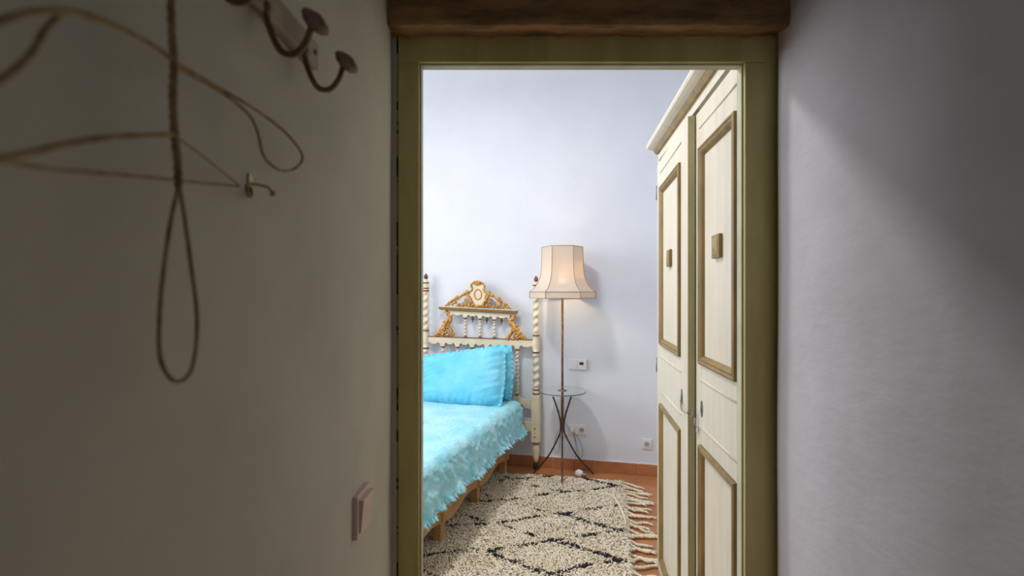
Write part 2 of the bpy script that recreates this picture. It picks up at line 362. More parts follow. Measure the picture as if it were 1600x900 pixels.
def square_boss(par, cx, cz, s=.036):
    p = MB(); p.bbox(cx-s, cx+s, -.006, .008, cz-s, cz+s, .003, 0)
    a = s-.010; y = -.006
    p.add([(cx-a, y-.001, cz-a), (cx+a, y-.001, cz-a), (cx+a, y-.001, cz+a), (cx-a, y-.001, cz+a), (cx, y-.006, cz)], [(0, 1, 4), (1, 2, 4), (2, 3, 4), (3, 0, 4)], 1)
    p.build('square_boss', [M['wgold'], M['brass']], par)
square_boss(ld, .318, 1.548); square_boss(rd, .237, 1.543)
def escutcheon(par, cx, cz):
    p = MB(); n = 20; poly = [(cx+.011*math.cos(2*PI*k/n)*(1 if abs(math.sin(2*PI*k/n)) < .7 else .8), cz+.028*math.sin(2*PI*k/n)) for k in range(n)]
    p.prism(poly, -.003, .001, 0); p.box(cx-.0018, cx+.0018, -.004, -.002, cz-.012, cz+.004, 1)
    p.build('keyhole_plate', [M['steel'], M['black']], par)
escutcheon(ld, .585, 1.015); escutcheon(rd, .078, 1.010)
# hook and eye between the doors, key hanging from it
p = MB(); p.tube(crom([(.520, -.010, 1.0), (.525, -.02, .995), (.535, -.022, 1.0), (.60, -.036, .990), (.634, -.04, .985), (.655, -.030, .982), (.662, -.018, .978)]), .0030, 6)
p.tube([(.66+.008*math.cos(a), -.014+.002*math.sin(a), .976+.010*math.sin(a)) for a in np.linspace(0, 2*PI, 14)[:-1]], .0022, 6, closed=True)
p.build('hook_latch', M['steel'], wr, (.045, -.006, .0))
p = MB(); p.tube([(.668, -.012, .968), (.668, -.014, .925)], .0026, 6); p.tube([(.668, -.012, .945), (.692, -.012, .945)], .0022, 6); p.box(.660, .676, -.014, -.011, .922, .936)
p.build('key', M['steel'], wr, (.050, 0, 0))
for hz in (1.86, 1.02):
    p = MB(); p.tube([(-.002, -.008, hz), (-.002, -.008, hz+.06)], .0028, 8); p.ball((-.002, -.008, hz-.002), .0036, mi=0); p.ball((-.002, -.008, hz+.062), .0036); p.build('hinge', M['steel'], wr)
p = MB(); p.box(SPL-.022, SPL-.008, -.026, -.024, 1.985, 2.02); p.build('catch', M['steel'], wr)
# ------------------------------------------------------------------ headboard
HB = Frame((.190, 3.957, 0), -math.radians(14.5))
hb_ = empty('headboard', 'cream and gold carved headboard with barley-twist posts against the back wall', 'headboard', HB.O, HB.a)
def hz(py, px=838): return HB.at(px, py).z
def hx(px, py=530): return HB.at(px, py).x
def band(rings, wob_=None):
    def f(z):
        for c, h in rings:
            if abs(z-c) <= h: return 1
        return 0
    return f
def post(x0, px, ys, nm='post'):
    """ys: pixel heights of the turned sections"""
    Z = {k: HB.at(px, v).z for k, v in ys.items()}
    R = .026; p = MB()
    def ring(z, r=R*1.12, h=.006): return [(r*.9, z-h), (r, z-h*.4), (r, z+h*.4), (r*.9, z+h)]
    # square block
    q = .033; p.bbox(x0-q, x0+q, -q, q, Z['sq0'], Z['sq1'], .004, 0)
    prof = [(.017, Z['foot']), (.020, Z['foot']+.03), (.029, Z['sq0']-.06), (.024, Z['sq0']-.03), (.022, Z['sq0']-.02)]+ring(Z['sq0']-.012, .030)+[(.026, Z['sq0'])]
    p.lathe(prof, (x0, 0, 0), 18, mif=band([(Z['sq0']-.012, .005)]))
    prof = [(.028, Z['sq1'])]+ring(Z['sq1']+.012, .030)+[(.022, Z['sq1']+.022), (.026, Z['sq1']+.035)]+ring(Z['tw0']-.012, .028)+[(.024, Z['tw0'])]
    p.lathe(prof, (x0, 0, 0), 18, mif=band([(Z['sq1']+.012, .005), (Z['tw0']-.012, .005)]))
    def twist(za, zb, pitch, r=R):
        n = int((zb-za)/pitch*14); pr = []
        for i in range(n+1):
            z = za+(zb-za)*i/n; e = min(1, min(z-za, zb-z)/.02); pr.append((r, z))
        p.lathe(pr, (x0, 0, 0), 20, twist=lambda a, z: (.80+(.28*min(1, min(z-za, zb-z)/.02))*math.cos(a-2*PI*z/pitch)+.03))
    twist(Z['tw0'], Z['tw1'], .062)
    prof = ring(Z['tw1']+.008, .029)+[(.022, Z['tw1']+.016), (.029, Z['tw1']+.05), (.028, Z['v1']-.04), (.022, Z['v1']-.012)]+ring(Z['v1'], .028)+[(.023, Z['v1']+.008)]
    p.lathe(prof, (x0, 0, 0), 18, mif=band([(Z['tw1']+.008, .005), (Z['v1'], .005)]))
    twist(Z['v1']+.008, Z['t1'], .062)
    zt = Z['t1']
    prof = [(.024, zt)]+ring(zt+.010, .028)+[(.021, zt+.02)]+ring(zt+.03, .026)+[(.025, zt+.045), (.025, Z['n0']-.008)]+ring(Z['n0'], .028)+[(.012, Z['n0']+.008), (.014, Z['n0']+.02), (.009, Z['f0'])]
    p.lathe(prof, (x0, 0, 0), 18, mif=band([(zt+.010, .005), (zt+.03, .005), (Z['n0'], .005)]))
    o = p.build(nm, [M['cream'], M['brown']], hb_)
    g = MB(); f0, f1 = Z['f0'], Z['f1']; h = f1-f0
    g.lathe([(.009, f0), (.015, f0+h*.08), (.018, f0+h*.35), (.015, f0+h*.6), (.008, f0+h*.85), (.002, f1)], (x0, 0, 0), 12)
    g.build('finial', M['dark'], o, label='dark acorn finial')
    g = MB(); g.lathe([(.012, .0), (.022, .008), (.024, .025), (.021, .04), (.019, Z['foot']+.004)], (x0, 0, 0), 14)
    g.build('foot', M['black'], o, label='black foot')
    g = MB()
    for zz in ():
        z = HB.at(px, zz).z; r = .006 if zz != 675 else .004
        g.ball((x0-.004, -q-.0002, z), r, .002, r)
    for zz in (668.5, 675, 681.5):
        z = HB.at(px, zz).z; r = .006 if zz != 675 else .004; g = MB()
        g.ball((x0-.004, -q-.0002, z), r, .002, r); g.build('bolt_hole', M['black'], o)
    return o
post(hx(837.5), 838, dict(foot=722, sq0=690, sq1=617, tw0=606, tw1=552, v1=524, t1=461, n0=446, f0=440, f1=431))
post(hx(665.5), 665, dict(foot=712, sq0=680, sq1=610, tw0=600, tw1=545, v1=516, t1=456, n0=442, f0=436, f1=427))
xl, xr = hx(665.5), hx(837.5)
def zl(py_l, py_r):   # z of a line through pixel heights at the two posts, as function of local x
    a = HB.at(670, py_l); b = HB.at(832, py_r)
    return lambda x: a.z+(b.z-a.z)*(x-a.x)/(b.x-a.x)
ztop, zbot = zl(526, 531.5), zl(540, 546.3)
balx = [hx(p_) for p_ in (692, 715, 738, 761, 784.5, 808)]
edges = [xl]+balx+[xr]
def scallop(bounds, top, bot, depth, flatw=.012):
    poly = []
    x0, x1 = bounds[0], bounds[-1]
    poly += [(x1, top(x1)), (x0, top(x0))]
    for i in range(len(bounds)-1):
        a, b = bounds[i]+flatw, bounds[i+1]-flatw; w = b-a
        poly.append((a, bot(a)))
        for k in range(1, 24):
            t = k/24; x = a+w*t; s_ = min(t, 1-t)
            lobe = math.sqrt(max(0, 1-((s_-.2)/.16)**2)); d = .62 if s_ > .3 else .0
            if s_ <= .3 and s_ < .06: d = s_/.06*.2
            d = max(d, lobe) if s_ > .04 else d
            poly.append((x, bot(x)+depth*d))
        poly.append((b, bot(b)))
    return poly
p = MB(); p.prism(scallop(edges, ztop, zbot, .031), -.012, .012, 0)
a, b = xl+.02, xr-.02
p.add([(a, -.016, ztop(a)), (b, -.016, ztop(b)), (b, .016, ztop(b)), (a, .016, ztop(a)), (a, -.016, ztop(a)+.005), (b, -.016, ztop(b)+.005), (b, .016, ztop(b)+.005), (a, .016, ztop(a)+.005)],
      [(0, 1, 5, 4), (4, 5, 6, 7), (3, 2, 6, 7), (0, 3, 2, 1), (0, 4, 7, 3), (1, 2, 6, 5)], 1)
p.build('top_rail', [M['cream'], M['brown']], hb_)
zl1 = zl(611, 618.5); zl0 = zl(624, 632)
p = MB()
poly = [(xr, zl0(xr)), (xl, zl0(xl))]
for i in range(len(edges)-1):                                # lower rail with scooped upper edge
    a, b = edges[i]+.014, edges[i+1]-.014; poly.append((a, zl1(a)))
    for k in range(1, 14):
        t = k/14; x = a+(b-a)*t; poly.append((x, zl1(x)-.032*math.sqrt(max(0, 1-(2*t-1)**2))))
    poly.append((b, zl1(b)))
p.prism(poly, -.012, .012); p.build('middle_rail', M['cream'], hb_)
za, zb_ = zl(652, 659.5), zl(664, 672.5)
p = MB(); p.prism([(xl, zb_(xl)), (xr, zb_(xr)), (xr, za(xr)), (xl, za(xl))], -.011, .011); p.build('lower_rail', M['cream'], hb_)
def baluster(x, z0, z1, r=.0135, pitch=.032):
    g = MB(); n = int((z1-z0)/pitch*10); pr = []
    for i in range(n+1): pr.append((r, z0+(z1-z0)*i/n))
    g.lathe(pr, (x, 0, 0), 12, twist=lambda a, z: .78+.36*math.cos(a-2*PI*z/pitch)*min(1, min(z-z0, z1-z)/.012))
    for zc in (z0+.005, z1-.006): g.lathe([(r*1.05, zc-.006), (r*1.2, zc-.003), (r*1.2, zc+.003), (r*1.05, zc+.006)], (x, 0, 0), 12, mi=1)
    return g.build('baluster', [M['cream'], M['brown']], hb_)
for x in balx: baluster(x, zl1(x)-.002, zbot(x)+.002)
def drop(x, z):
    g = MB(); g.lathe([(.002, -.052), (.005, -.048), (.003, -.040), (.006, -.034), (.0125, -.026), (.0125, -.018), (.007, -.010), (.009, -.006), (.006, .010)], (x, 0, z), 12)
    g.build('drop_pendant', M['dark'], hb_, label='dark turned drop pendant')
xd = hx(796.5); drop(xd, zbot(xd)+.012)
# upper tier
US = lambda x: None
def P2(px, py, y=0): q = HB.at(px, py, 0); return (q.x, y, q.z)
up = [P2(697, 484), P2(797, 490)]
zu = lambda x: up[0][2]+(up[1][2]-up[0][2])*(x-up[0][0])/(up[1][0]-up[0][0])
ub = [hx(703, 490), hx(726.9, 495), hx(750, 495), hx(772.4, 496), hx(797.5, 497)]
zub = lambda x: zu(x)-.056
p = MB(); p.prism(scallop(ub, lambda x: zu(x)+.004, zub, .026, .009), -.009, .009); p.build('apron', M['cream'], hb_)
for x in ub[1:4]: baluster(x, ztop(x)+.004, zub(x)+.002, .0115, .028)
for px in (738.3, 760.7, 783.4): x = hx(px, 495); drop(x, zub(x)+.016)
A = P2(688.5, 481); B = P2(807.5, 487.5); p = MB()
for (h0, h1, e, k) in ((-.016, -.008, .002, 1), (-.008, .004, .010, 1), (.004, .010, .014, 1), (.010, .016, .006, 0)):
    x0, x1 = A[0]-e*.4, B[0]+e*.4; s0 = A[2]; s1 = B[2]; d = .022+e
    p.add([(x0, -d, s0+h0), (x1, -d, s1+h0), (x1, d*.6, s1+h0), (x0, d*.6, s0+h0), (x0, -d, s0+h1), (x1, -d, s1+h1), (x1, d*.6, s1+h1), (x0, d*.6, s0+h1)],
          [(0, 3, 2, 1), (4, 5, 6, 7), (0, 1, 5, 4), (1, 2, 6, 5), (2, 3, 7, 6), (3, 0, 4, 7)], k)
p.build('crest_shelf', [M['cream'], M['shelfgold']], hb_)
# gilded scroll brackets
def spiral(cx, cz, r0, turns, a0, sgn, n=26, y=-.004):
    return [(cx+sgn*r0*(1-.85*i/n)*math.cos(a0+turns*2*PI*i/n), y, cz+r0*(1-.85*i/n)*math.sin(a0+turns*2*PI*i/n)) for i in range(n+1)]
def bracket(mx, s):     # s: function mapping a left-bracket pixel to this side
    g = MB()
    def pt(px, py, y=0): return P2(*s(px, py), y)
    g.tube(crom([pt(*q) for q in ((697, 486), (702, 492), (704, 500), (700, 508), (704, 516), (709, 524))], 6), [.013]*6+[.017]*8+[.014]*17, 8)
    g.tube(crom([pt(*q, -.006) for q in ((703, 497), (698, 504), (695, 511), (690, 517), (682, 523))], 6), [[0].__len__()*.012+.008*math.sin(i/24*PI) for i in range(25)], 8)
    g.tube(crom([pt(*q, -.008) for q in ((696, 486), (699, 489), (700, 494))], 5), .009, 8)
    c = pt(692, 519); g.tube([(x_, y_-.008, z_) for x_, y_, z_ in spiral(c[0], c[2], .030, 1.35, .5, mx)], [.011]*27, 8)
    for q, r in (((681, 524), .011), ((686, 523), .012), ((693, 524), .013), ((700, 524), .012), ((694, 503), .009), ((692, 509), .010), ((699, 512), .010), ((688, 515), .009), ((707, 525), .008), ((697, 519), .011)):
        c = pt(*q); g.ball((c[0], -.004, c[2]), r*1.25, .015, r*1.35)
    g.build('gilded_bracket', M['gold'], hb_, label='gilded scroll bracket')
bracket(1, lambda x, y: (x, y)); bracket(-1, lambda x, y: (1501-x+1, y+5.5))
# cartouche
half = [(0, 439.5), (5, 440.5), (9, 443.5), (10.5, 447), (9.5, 451), (11.5, 455), (17, 457), (21, 460), (27, 463), (32, 468), (37, 469.5), (42, 473), (48, 476.5), (49, 479.5)]
cx0 = 747.3
def sl(d): return d*.045
pts = [P2(cx0+d, y+sl(d)) for d, y in half]+[P2(cx0-d, y-sl(d)) for d, y in half[::-1][:-1]]
inner = [(12, 477), (13, 470), (17, 464.5), (24, 468), (30, 472), (40, 477)]
def solid(o_pts, y0, y1, g, mi=0): g.prism([(q[0], q[2]) for q in o_pts], y0, y1, mi)
core = [(0, 440), (5, 441), (8.5, 444), (10, 447.5), (9, 451), (10.5, 455.5), (12.5, 458), (10.5, 464), (9.5, 470), (6, 475), (3, 479)]
g = MB(); solid([P2(cx0+d, y+sl(d)) for d, y in core]+[P2(cx0-d, y-sl(d)) for d, y in core[::-1][:-1]], -.010, .010, g)
for s_ in (1, -1):
    arm = [(9, 455), (16, 457), (21, 460), (27, 464), (33, 468.5), (40, 472), (48, 477), (47, 479), (38, 475), (31, 471.5), (25, 467), (19, 463.5), (13, 460), (9, 461)]
    o_ = [P2(cx0+s_*d, y+sl(s_*d)) for d, y in arm]
    solid(o_, -.008, .008, g)
cart = g.build('cartouche', M['cream'], hb_)
g = MB(); c = P2(cx0, 460); n = 28
g.tube([(c[0]+.030*math.cos(2*PI*k/n), -.012, c[2]+.041*math.sin(2*PI*k/n)) for k in range(n)], .0045, 6, closed=True); g.build('oval_ring', M['gold'], cart)
g = MB()
for s_ in (1, -1):
    def q(d, y, yy=-.010): return P2(cx0+s_*d, y+sl(s_*d), yy)
    g.tube(crom([q(*a_) for a_ in ((0, 440), (6, 441.5), (10, 445), (10, 449), (9, 452), (12, 456), (18, 458), (24, 461.5), (30, 466), (38, 470), (46, 475))], 5), .0085, 7)
    g.tube(crom([q(*a_) for a_ in ((17, 461), (13, 466), (10, 472), (6, 477))], 5), .012, 7)
    for d, y, r in ((17, 457, .016), (22, 460.5, .013), (32.5, 466, .015), (36, 469.5, .012), (46, 477.5, .012), (40, 476.5, .013), (35, 474, .011), (30, 477.5, .012), (24, 478, .012), (19, 477, .012), (14, 477, .013), (12, 470, .012), (14, 465, .012), (50, 479.5, .008), (9, 478, .010)):
        c = q(d, y); g.ball((c[0], -.006, c[2]), r*1.2, .016, r*1.1)
    for d, y, r, t in ((17, 458, .02, 1.2), (33, 467.5, .018, 1.2), (44, 477, .013, 1.1), (19, 470, .016, 1.2)):
        c = q(d, y); g.tube([(x_, -.014, z_) for x_, _, z_ in spiral(c[0], c[2], r, t, 1.0, s_, 18)], .0048, 6)
c = P2(cx0, 443)
for k in range(-3, 4): 
    an = k*.42; g.tube([(c[0], -.012, c[2]-.012), (c[0]+.030*math.sin(an), -.016, c[2]-.012+.034*math.cos(an))], [.007, .005], 7)
c = P2(cx0, 478); g.ball((c[0], -.012, c[2]), .035, .012, .010)
g.build('gilded_scrollwork', M['gold'], cart)
# ------------------------------------------------------------------ bed
BD = Frame((.085, 3.86, 0), -math.radians(18))
bed = empty('bed_base', 'low pine slatted bed base on block legs under the cyan bedspread', 'bed', BD.O, BD.a)
p = MB(); n = 24
poly = [(-1.86+1.84*i/n, .245) for i in range(n+1)][::-1]+[(-1.86+1.84*i/n, .135+.022*math.cos(i/n*2*PI*3.5)) for i in range(n+1)]
p.prism(poly, 0, .024)
rail = p.build('side_rail', M['pine'], bed, (-.105, 0, 0), (0, 0, PI/2))
p = MB(); p.prism(poly, 0, .024); p.build('side_rail', M['pine'], bed, (-.80, 0, 0), (0, 0, PI/2))
p = MB()
for k in range(16): p.box(-.80, -.105, -1.84+k*.12, -1.84+k*.12+.06, .245, .262)
p.build('slats', M['pine'], bed)
for y in (-.10, -.66, -1.19, -1.72):
    for x in (-.155, -.80):
        p = MB(); p.bbox(x, x+.05, y-.025, y+.025, .018, .25, .003); p.build('leg', M['pine'], bed)
p = MB(); p.bbox(-.89, -.02, -1.88, -.01, .262, .545, .05); tag(p.build('mattress', M['mattress'], None, BD.O, (0, 0, BD.a)), 'white mattress mostly hidden beneath the cyan bedspread', 'mattress')
def n2(x, y): return math.sin(x*13.1+1.7*math.sin(y*9.3))*.5+math.sin(y*17.7+2.1*math.sin(x*11.9))*.35+math.sin((x+y)*31+math.sin(x*23))*.25
# bedspread: top, rounded shoulder, falling side with ruffled hem
prof = []
TW = .90
for i in range(34): prof.append(('t', -TW+i*(TW-.05)/33))
for i in range(1, 8): prof.append(('c', i/8*PI/2))
for i in range(26): prof.append(('s', i/25))
NY = 190
def spread(i, j):
    k, t = prof[i]; y = -1.93+1.93*j/(NY-1)
    ez = max(0, (y+.05)/.05)
    if k == 't': x, z, nx, nz_ = t, .572, 0, 1
    elif k == 'c': x, z, nx, nz_ = -.05+.05*math.sin(t), .522+.05*math.cos(t), math.sin(t), math.cos(t)
    else:
        d = t; x, z, nx, nz_ = .002+.012*d, .522-(.522-.350)*d, 1, 0
    w = (.0035*n2(x*1.2, y)+.0028*n2(x*3.1+y, y*2.7)+.0015*n2(x*6, y*6.3-x)) if k != 's' else 0
    if k == 's':
        A_ = .004+.013*t**1.5
        w = A_*(.45*math.sin(y*31+3*math.sin(y*7)+t*4)+.4*math.sin(y*57+3*math.sin(y*5+2)-t*5))+.009*n2(z*3+y, y*1.5-z)+.004*n2(z*7, y*4)
        z += .012*t*(math.sin(y*9)+.6*math.sin(y*21+1))+(.006*math.sin(y*150) if t > .97 else 0)
    if k == 'c': w = .004*n2(x*2, y*1.6)*1.3+.002*math.sin(y*46)
    p_ = (x+nx*w, y, z+nz_*w)
    if ez: p_ = (p_[0]-.03*ez*ez, y, p_[2]-.03*ez*ez)
    return p_
p = MB(); NX = len(prof)
p.add([spread(i, j) for j in range(NY) for i in range(NX)], [(j*NX+i, j*NX+i+1, (j+1)*NX+i+1, (j+1)*NX+i) for j in range(NY-1) for i in range(NX-1)], 0, True)
# frayed ruffle along the hem
def hemr(u, v):
    j = int(u*(NY-1)); b_ = spread(NX-1, j); y = -1.93+1.93*u; b_ = spread(NX-1, min(j, NY-1))
    return (b_[0]+.012*v*(1+math.sin(y*210))+.004, y, b_[2]+.008-.024*v+.003*math.sin(y*170+3*math.sin(y*31))*v)
p.grid(760, 4, hemr)
# head end fall
def headend(u, v):
    x = -TW+TW*u*.985; return (x-.01, .004+.012*v+.004*math.sin(x*40)*v, .545-.20*v)
p.grid(60, 6, headend)
bs = p.build('bedspread', M['cyan'], None, BD.O, (0, 0, BD.a)); tag(bs, 'rumpled cyan bedspread with frayed hem hanging over the side of the bed', 'bedspread')
sm = bs.modifiers.new('solid', 'SOLIDIFY'); sm.thickness = .004; sm.offset = 1
def pillow(name, w, h, th, seed, loc, rot, label, group):
    e = empty(name, label, 'pillow', loc, 0, group); e.rotation_euler = rot
    r = random.Random(seed); ph = [r.uniform(0, 6) for _ in range(6)]
    def sh(s_):
        def f(u, v):
            a, b = 2*u-1, 2*v-1
            t = max(0, (1-a**4))**.5*max(0, (1-b**4))**.5
            px_, pz_ = a*w/2*(1-.05*b*b), b*h/2*(1-.05*a*a)
            edge = max(abs(a), abs(b))
            pz_ += ((.045*a**2.5 if a > 0 else -.012*abs(a))-.012)*(b > 0)*b+.012*math.sin(a*2.5)*b
            wr_ = .006*math.sin(a*14+3*b+ph[0])*abs(b)**2+.006*math.sin(b*15-2*a+ph[1])*abs(a)**3+.0035*math.sin(a*9+b*8+ph[2])
            wr_ += .004*math.sin(a*38+4*math.sin(b*3))*abs(b)**4+.004*math.sin(b*28+3*math.sin(a*4))*abs(a)**4
            return (px_, s_*(th/2*t+wr_*(t > 0.02)), pz_)
        return f
    g = MB(); g.grid(60, 44, sh(-1)); g.grid(60, 44, sh(1)); g.build('cushion', M['cyanp'], e)
    # ruffle border
    f0 = sh(0); per = []
    N = 120
    for k in range(N): per.append((k/N, 1))
    for k in range(80): per.append((1, 1-k/80))
    for k in range(N): per.append((1-k/N, 0))
    for k in range(80): per.append((0, k/80))
    g = MB(); vs = []; n_ = len(per)
    for k, (u, v) in enumerate(per):
        b_ = Vector(f0(u, v)); a, b = 2*u-1, 2*v-1
        d = Vector((a**7, 0, b**7)); d = d.normalized()
        for q in range(4):
            ww = .022*q/3*(1+.12*math.sin(k*1.3+2*math.sin(k*.31))); vs.append(b_+d*(ww-.004)+Vector((0, .007*q/3*math.sin(k*.7+math.sin(k*.13)*3), 0)))
    g.add(vs, [(k*4+q, k*4+q+1, ((k+1) % n_)*4+q+1, ((k+1) % n_)*4+q) for k in range(n_) for q in range(3)], 0, True)
    g.build('ruffle', M['cyanp'], e)
    return e
def bp(x, y, z): q = BD.O+BD.x*x+BD.y*y; return (q.x, q.y, z)
pillow('pillow', .66, .41, .17, 3, bp(-.425, -.21, .762), (math.radians(-20), math.radians(-3), BD.a+math.radians(2)), 'front cyan pillow with ruffled edge, seen full face on the bed', None)
pillow('pillow', .66, .375, .11, 5, bp(-.410, -.050, .757), (math.radians(-9), math.radians(-2), BD.a-math.radians(0)), 'rear cyan pillow mostly hidden, standing against the headboard', None)
# ------------------------------------------------------------------ floor lamp with glass table
LX, LY = .378, 3.745
fl = empty('floor_lamp', 'tripod floor lamp with hexagonal cream fabric shade and small round glass table', 'lamp', (LX, LY, 0))
p = MB(); p.tube([(0, 0, .40), (0, 0, .62)], .0115, 10); p.tube([(0, 0, .62), (0, 0, 1.42)], .0085, 10)
for z in np.arange(.70, 1.38, .115): p.lathe([(.0085, -.004), (.010, 0), (.0085, .004)], (0, 0, z), 10)
p.build('pole', M['pole'], fl)
p = MB(); p.lathe([(.176, -.003), (.178, -.001), (.178, .003), (.176, .005)], (0, 0, .664), 64); gt = p.build('glass_tabletop', M['glass'], fl)
p = MB(); p.lathe([(.1781, -.0025), (.1792, 0), (.1792, .002), (.1781, .0045)], (0, 0, .664), 64)
p.f = p.f[:-2]; p.mi = p.mi[:-2]; p.sm = p.sm[:-2]; p.build('glass_edge', M['rim'], gt)
p = MB(); p.lathe([(.012, -.006), (.034, -.004), (.036, .008), (.030, .011), (.012, .013)], (0, 0, .664), 24); p.build('collar', M['pole'], fl)
feet = [((.630-LX), (3.862-LY), .0), ((.358-LX), (3.57-LY), .022), ((.165-LX), (3.872-LY), .0)]
for fx, fy, fz in feet:
    d = Vector((fx, fy, 0)); R_ = d.length; d.normalize()
    q = [(-.0, .0)]
    prof_ = [(.078, .615), (.055, .56), (.032, .50), (.017, .44), (.013, .40), (.018, .35), (.22*R_, .27), (.47*R_, .16), (.80*R_, .06), (R_, fz+.002)]
    # legs cross the stem: upper ends flare out on the leg's own side
    pts = crom([(d.x*r_, d.y*r_, z_) for r_, z_ in prof_], 5)
    rad = [.0065 if i % 9 else .0082 for i in range(len(pts))]; rad[-1] = .004
    p = MB(); p.tube(pts, rad, 8); p.build('leg', M['bamboo'], fl)
def hexr(R_, z, k, ph=math.radians(-5)): a = ph+k*PI/3; return (R_*math.cos(a), R_*math.sin(a), z)
sp = [(.246, 1.363), (.247, 1.409), (.215, 1.432), (.188, 1.466), (.168, 1.51), (.158, 1.56), (.154, 1.63), (.152, 1.745)]
p = MB(); vs = [hexr(r_, z, k) for r_, z in sp for k in range(6)]
p.add(vs, [(i*6+k, i*6+(k+1) % 6, (i+1)*6+(k+1) % 6, (i+1)*6+k) for i in range(len(sp)-1) for k in range(6)], 0, False)
shd = p.build('lamp_shade', M['shade'], fl); sm = shd.modifiers.new('solid', 'SOLIDIFY'); sm.thickness = .0012
p = MB()
for k in range(6): p.tube([hexr(r_+.0012, z, k) for r_, z in sp], .0022, 5)
for i in (0, 1, len(sp)-1): p.tube([hexr(sp[i][0]+.0012, sp[i][1], k) for k in range(6)], .0022, 5, closed=True)
p.build('seam_trim', M['bead'], shd)
p = MB(); p.lathe([(.014, 1.41), (.016, 1.43), (.016, 1.465), (.012, 1.47)], (0, 0, 0), 14)
for k in range(3): a = k*2*PI/3+.3; p.tube([(0, 0, 1.44), (.10*math.cos(a), .10*math.sin(a), 1.60), (.128*math.cos(a), .128*math.sin(a), 1.75)], .0015, 5)
p.build('bulb_holder', M['pole'], fl)
p = MB(); p.lathe([(.012, 1.47), (.022, 1.49), (.028, 1.512), (.022, 1.534), (.004, 1.543)], (0, 0, 0), 16); p.build('bulb', M['bulb'], fl)
# lamp lead up to the wall socket
def bwp(px, py, d=.0): return hit(px, py, BW.O-BW.y*d, BW.y)
s0 = bwp(894, 671, .035)
L_ = lambda v: (v.x-LX, v.y-LY, v.z)
p = MB(); w1 = [(.012, 0, .385), (.05, .08, .30)]
pts = [(.008, -.006, .44), (.02, .03, .43), L_(bwp(889, 669, .05)), L_(s0)]
p.tube(crom(pts, 6), .0014, 6)
pts = [L_(s0), L_(bwp(900, 690, .05)), L_(bwp(905, 715, .03)), L_(bwp(911, 708, .02)), L_(bwp(906, 690, .02)), L_(bwp(897, 675, .03))]
p.tube(crom(pts, 6), .0014, 6)
q0 = hit(898, 738, (0, 0, .004), (0, 0, 1))
pts = [L_(bwp(900, 708, .06)), L_(bwp(898, 722, .06)), L_(bwp(897, 732, .05)), L_(Vector((q0.x, q0.y, .006)))]
p.tube(crom([L_(s0)]+[L_(bwp(899, 690, .05))]+pts, 6), .0013, 6)
p.tube(crom([(-.01, -.01, .41), (-.045, .0, .33), (-.062, .0, .235), (-.04, .0, .20), (-.02, 0, .26), (-.012, 0, .36)], 6), .0014, 6)
p.build('cord', M['black'], fl)
pl = MB(); pl.lathe([(.019, 0), (.020, .012), (.018, .03), (.010, .036)], (0, 0, 0), 16); o = pl.build('plug', M['white'], fl, L_(bwp(894, 671, .010)), (PI/2, 0, BW.a), 'white plug')
# ------------------------------------------------------------------ electrical plates on the back wall
def plate_frame(px, py, name, label, cat):
    q = bwp(px, py, 0); return empty(name, label, cat, q, BW.a)
th = plate_frame(903, 569.7, 'thermostat', 'white two-part plate with thermostat display, right of the lamp pole', 'thermostat')
p = MB(); p.bbox(-.072, .072, -.008, 0, -.043, .043, .003); p.build('plate', M['white'], th)
p = MB(); p.bbox(-.069, -.003, -.011, -.006, -.036, .036, .002); p.build('blank_cover', M['white'], th)
p = MB(); p.bbox(.000, .069, -.016, -.006, -.038, .038, .003); o = p.build('thermostat_unit', M['white'], th)
p = MB(); p.bbox(.014, .045, -.0175, -.014, .0, .022, .001); p.build('display', M['darkplastic'], o, label='dark display')
def insert(par, x):
    g = MB(); n = 28
    g.bbox(x-.034, x+.034, -.010, -.004, -.034, .034, .002)
    ring_o = [(x+.0215*math.cos(2*PI*k/n), -.0125, .0215*math.sin(2*PI*k/n)) for k in range(n)]
    g.tube(ring_o, .0022, 6, closed=True)
    o_ = g.build('socket_insert', M['white'], par)
    g = MB()
    g.prism([(x+.0205*math.cos(2*PI*k/n), .0205*math.sin(2*PI*k/n)) for k in range(n)], -.0112, -.0095)
    g.build('socket_face', M['steel'] if False else M['shadeface'], o_)
    g = MB()
    for s_ in (-1, 1): g.ball((x+s_*.0095, -.0115, 0), .0035, .0012, .0035); g.box(x-.003, x+.003, -.0125, -.011, s_*.017-.0025, s_*.017+.0025)
    g.box(x-.010, x+.010, -.0122, -.0112, -.0015, .0015)
    g.build('contact', M['darkplastic'], o_)
M['shadeface'] = mat('socket_well', (.52, .50, .50), .4)
sk = plate_frame(902, 671, 'wall_socket', 'double white wall socket behind the lamp legs with a plug in it', 'socket')
p = MB(); p.bbox(-.073, .073, -.008, 0, -.042, .042, .003); p.build('plate', M['white'], sk); insert(sk, -.036); insert(sk, .036)
sk = plate_frame(1010.5, 693.5, 'wall_socket', 'single white wall socket low beside the wardrobe', 'socket')
p = MB(); p.bbox(-.041, .041, -.008, 0, -.042, .042, .003); p.build('plate', M['white'], sk); insert(sk, 0)
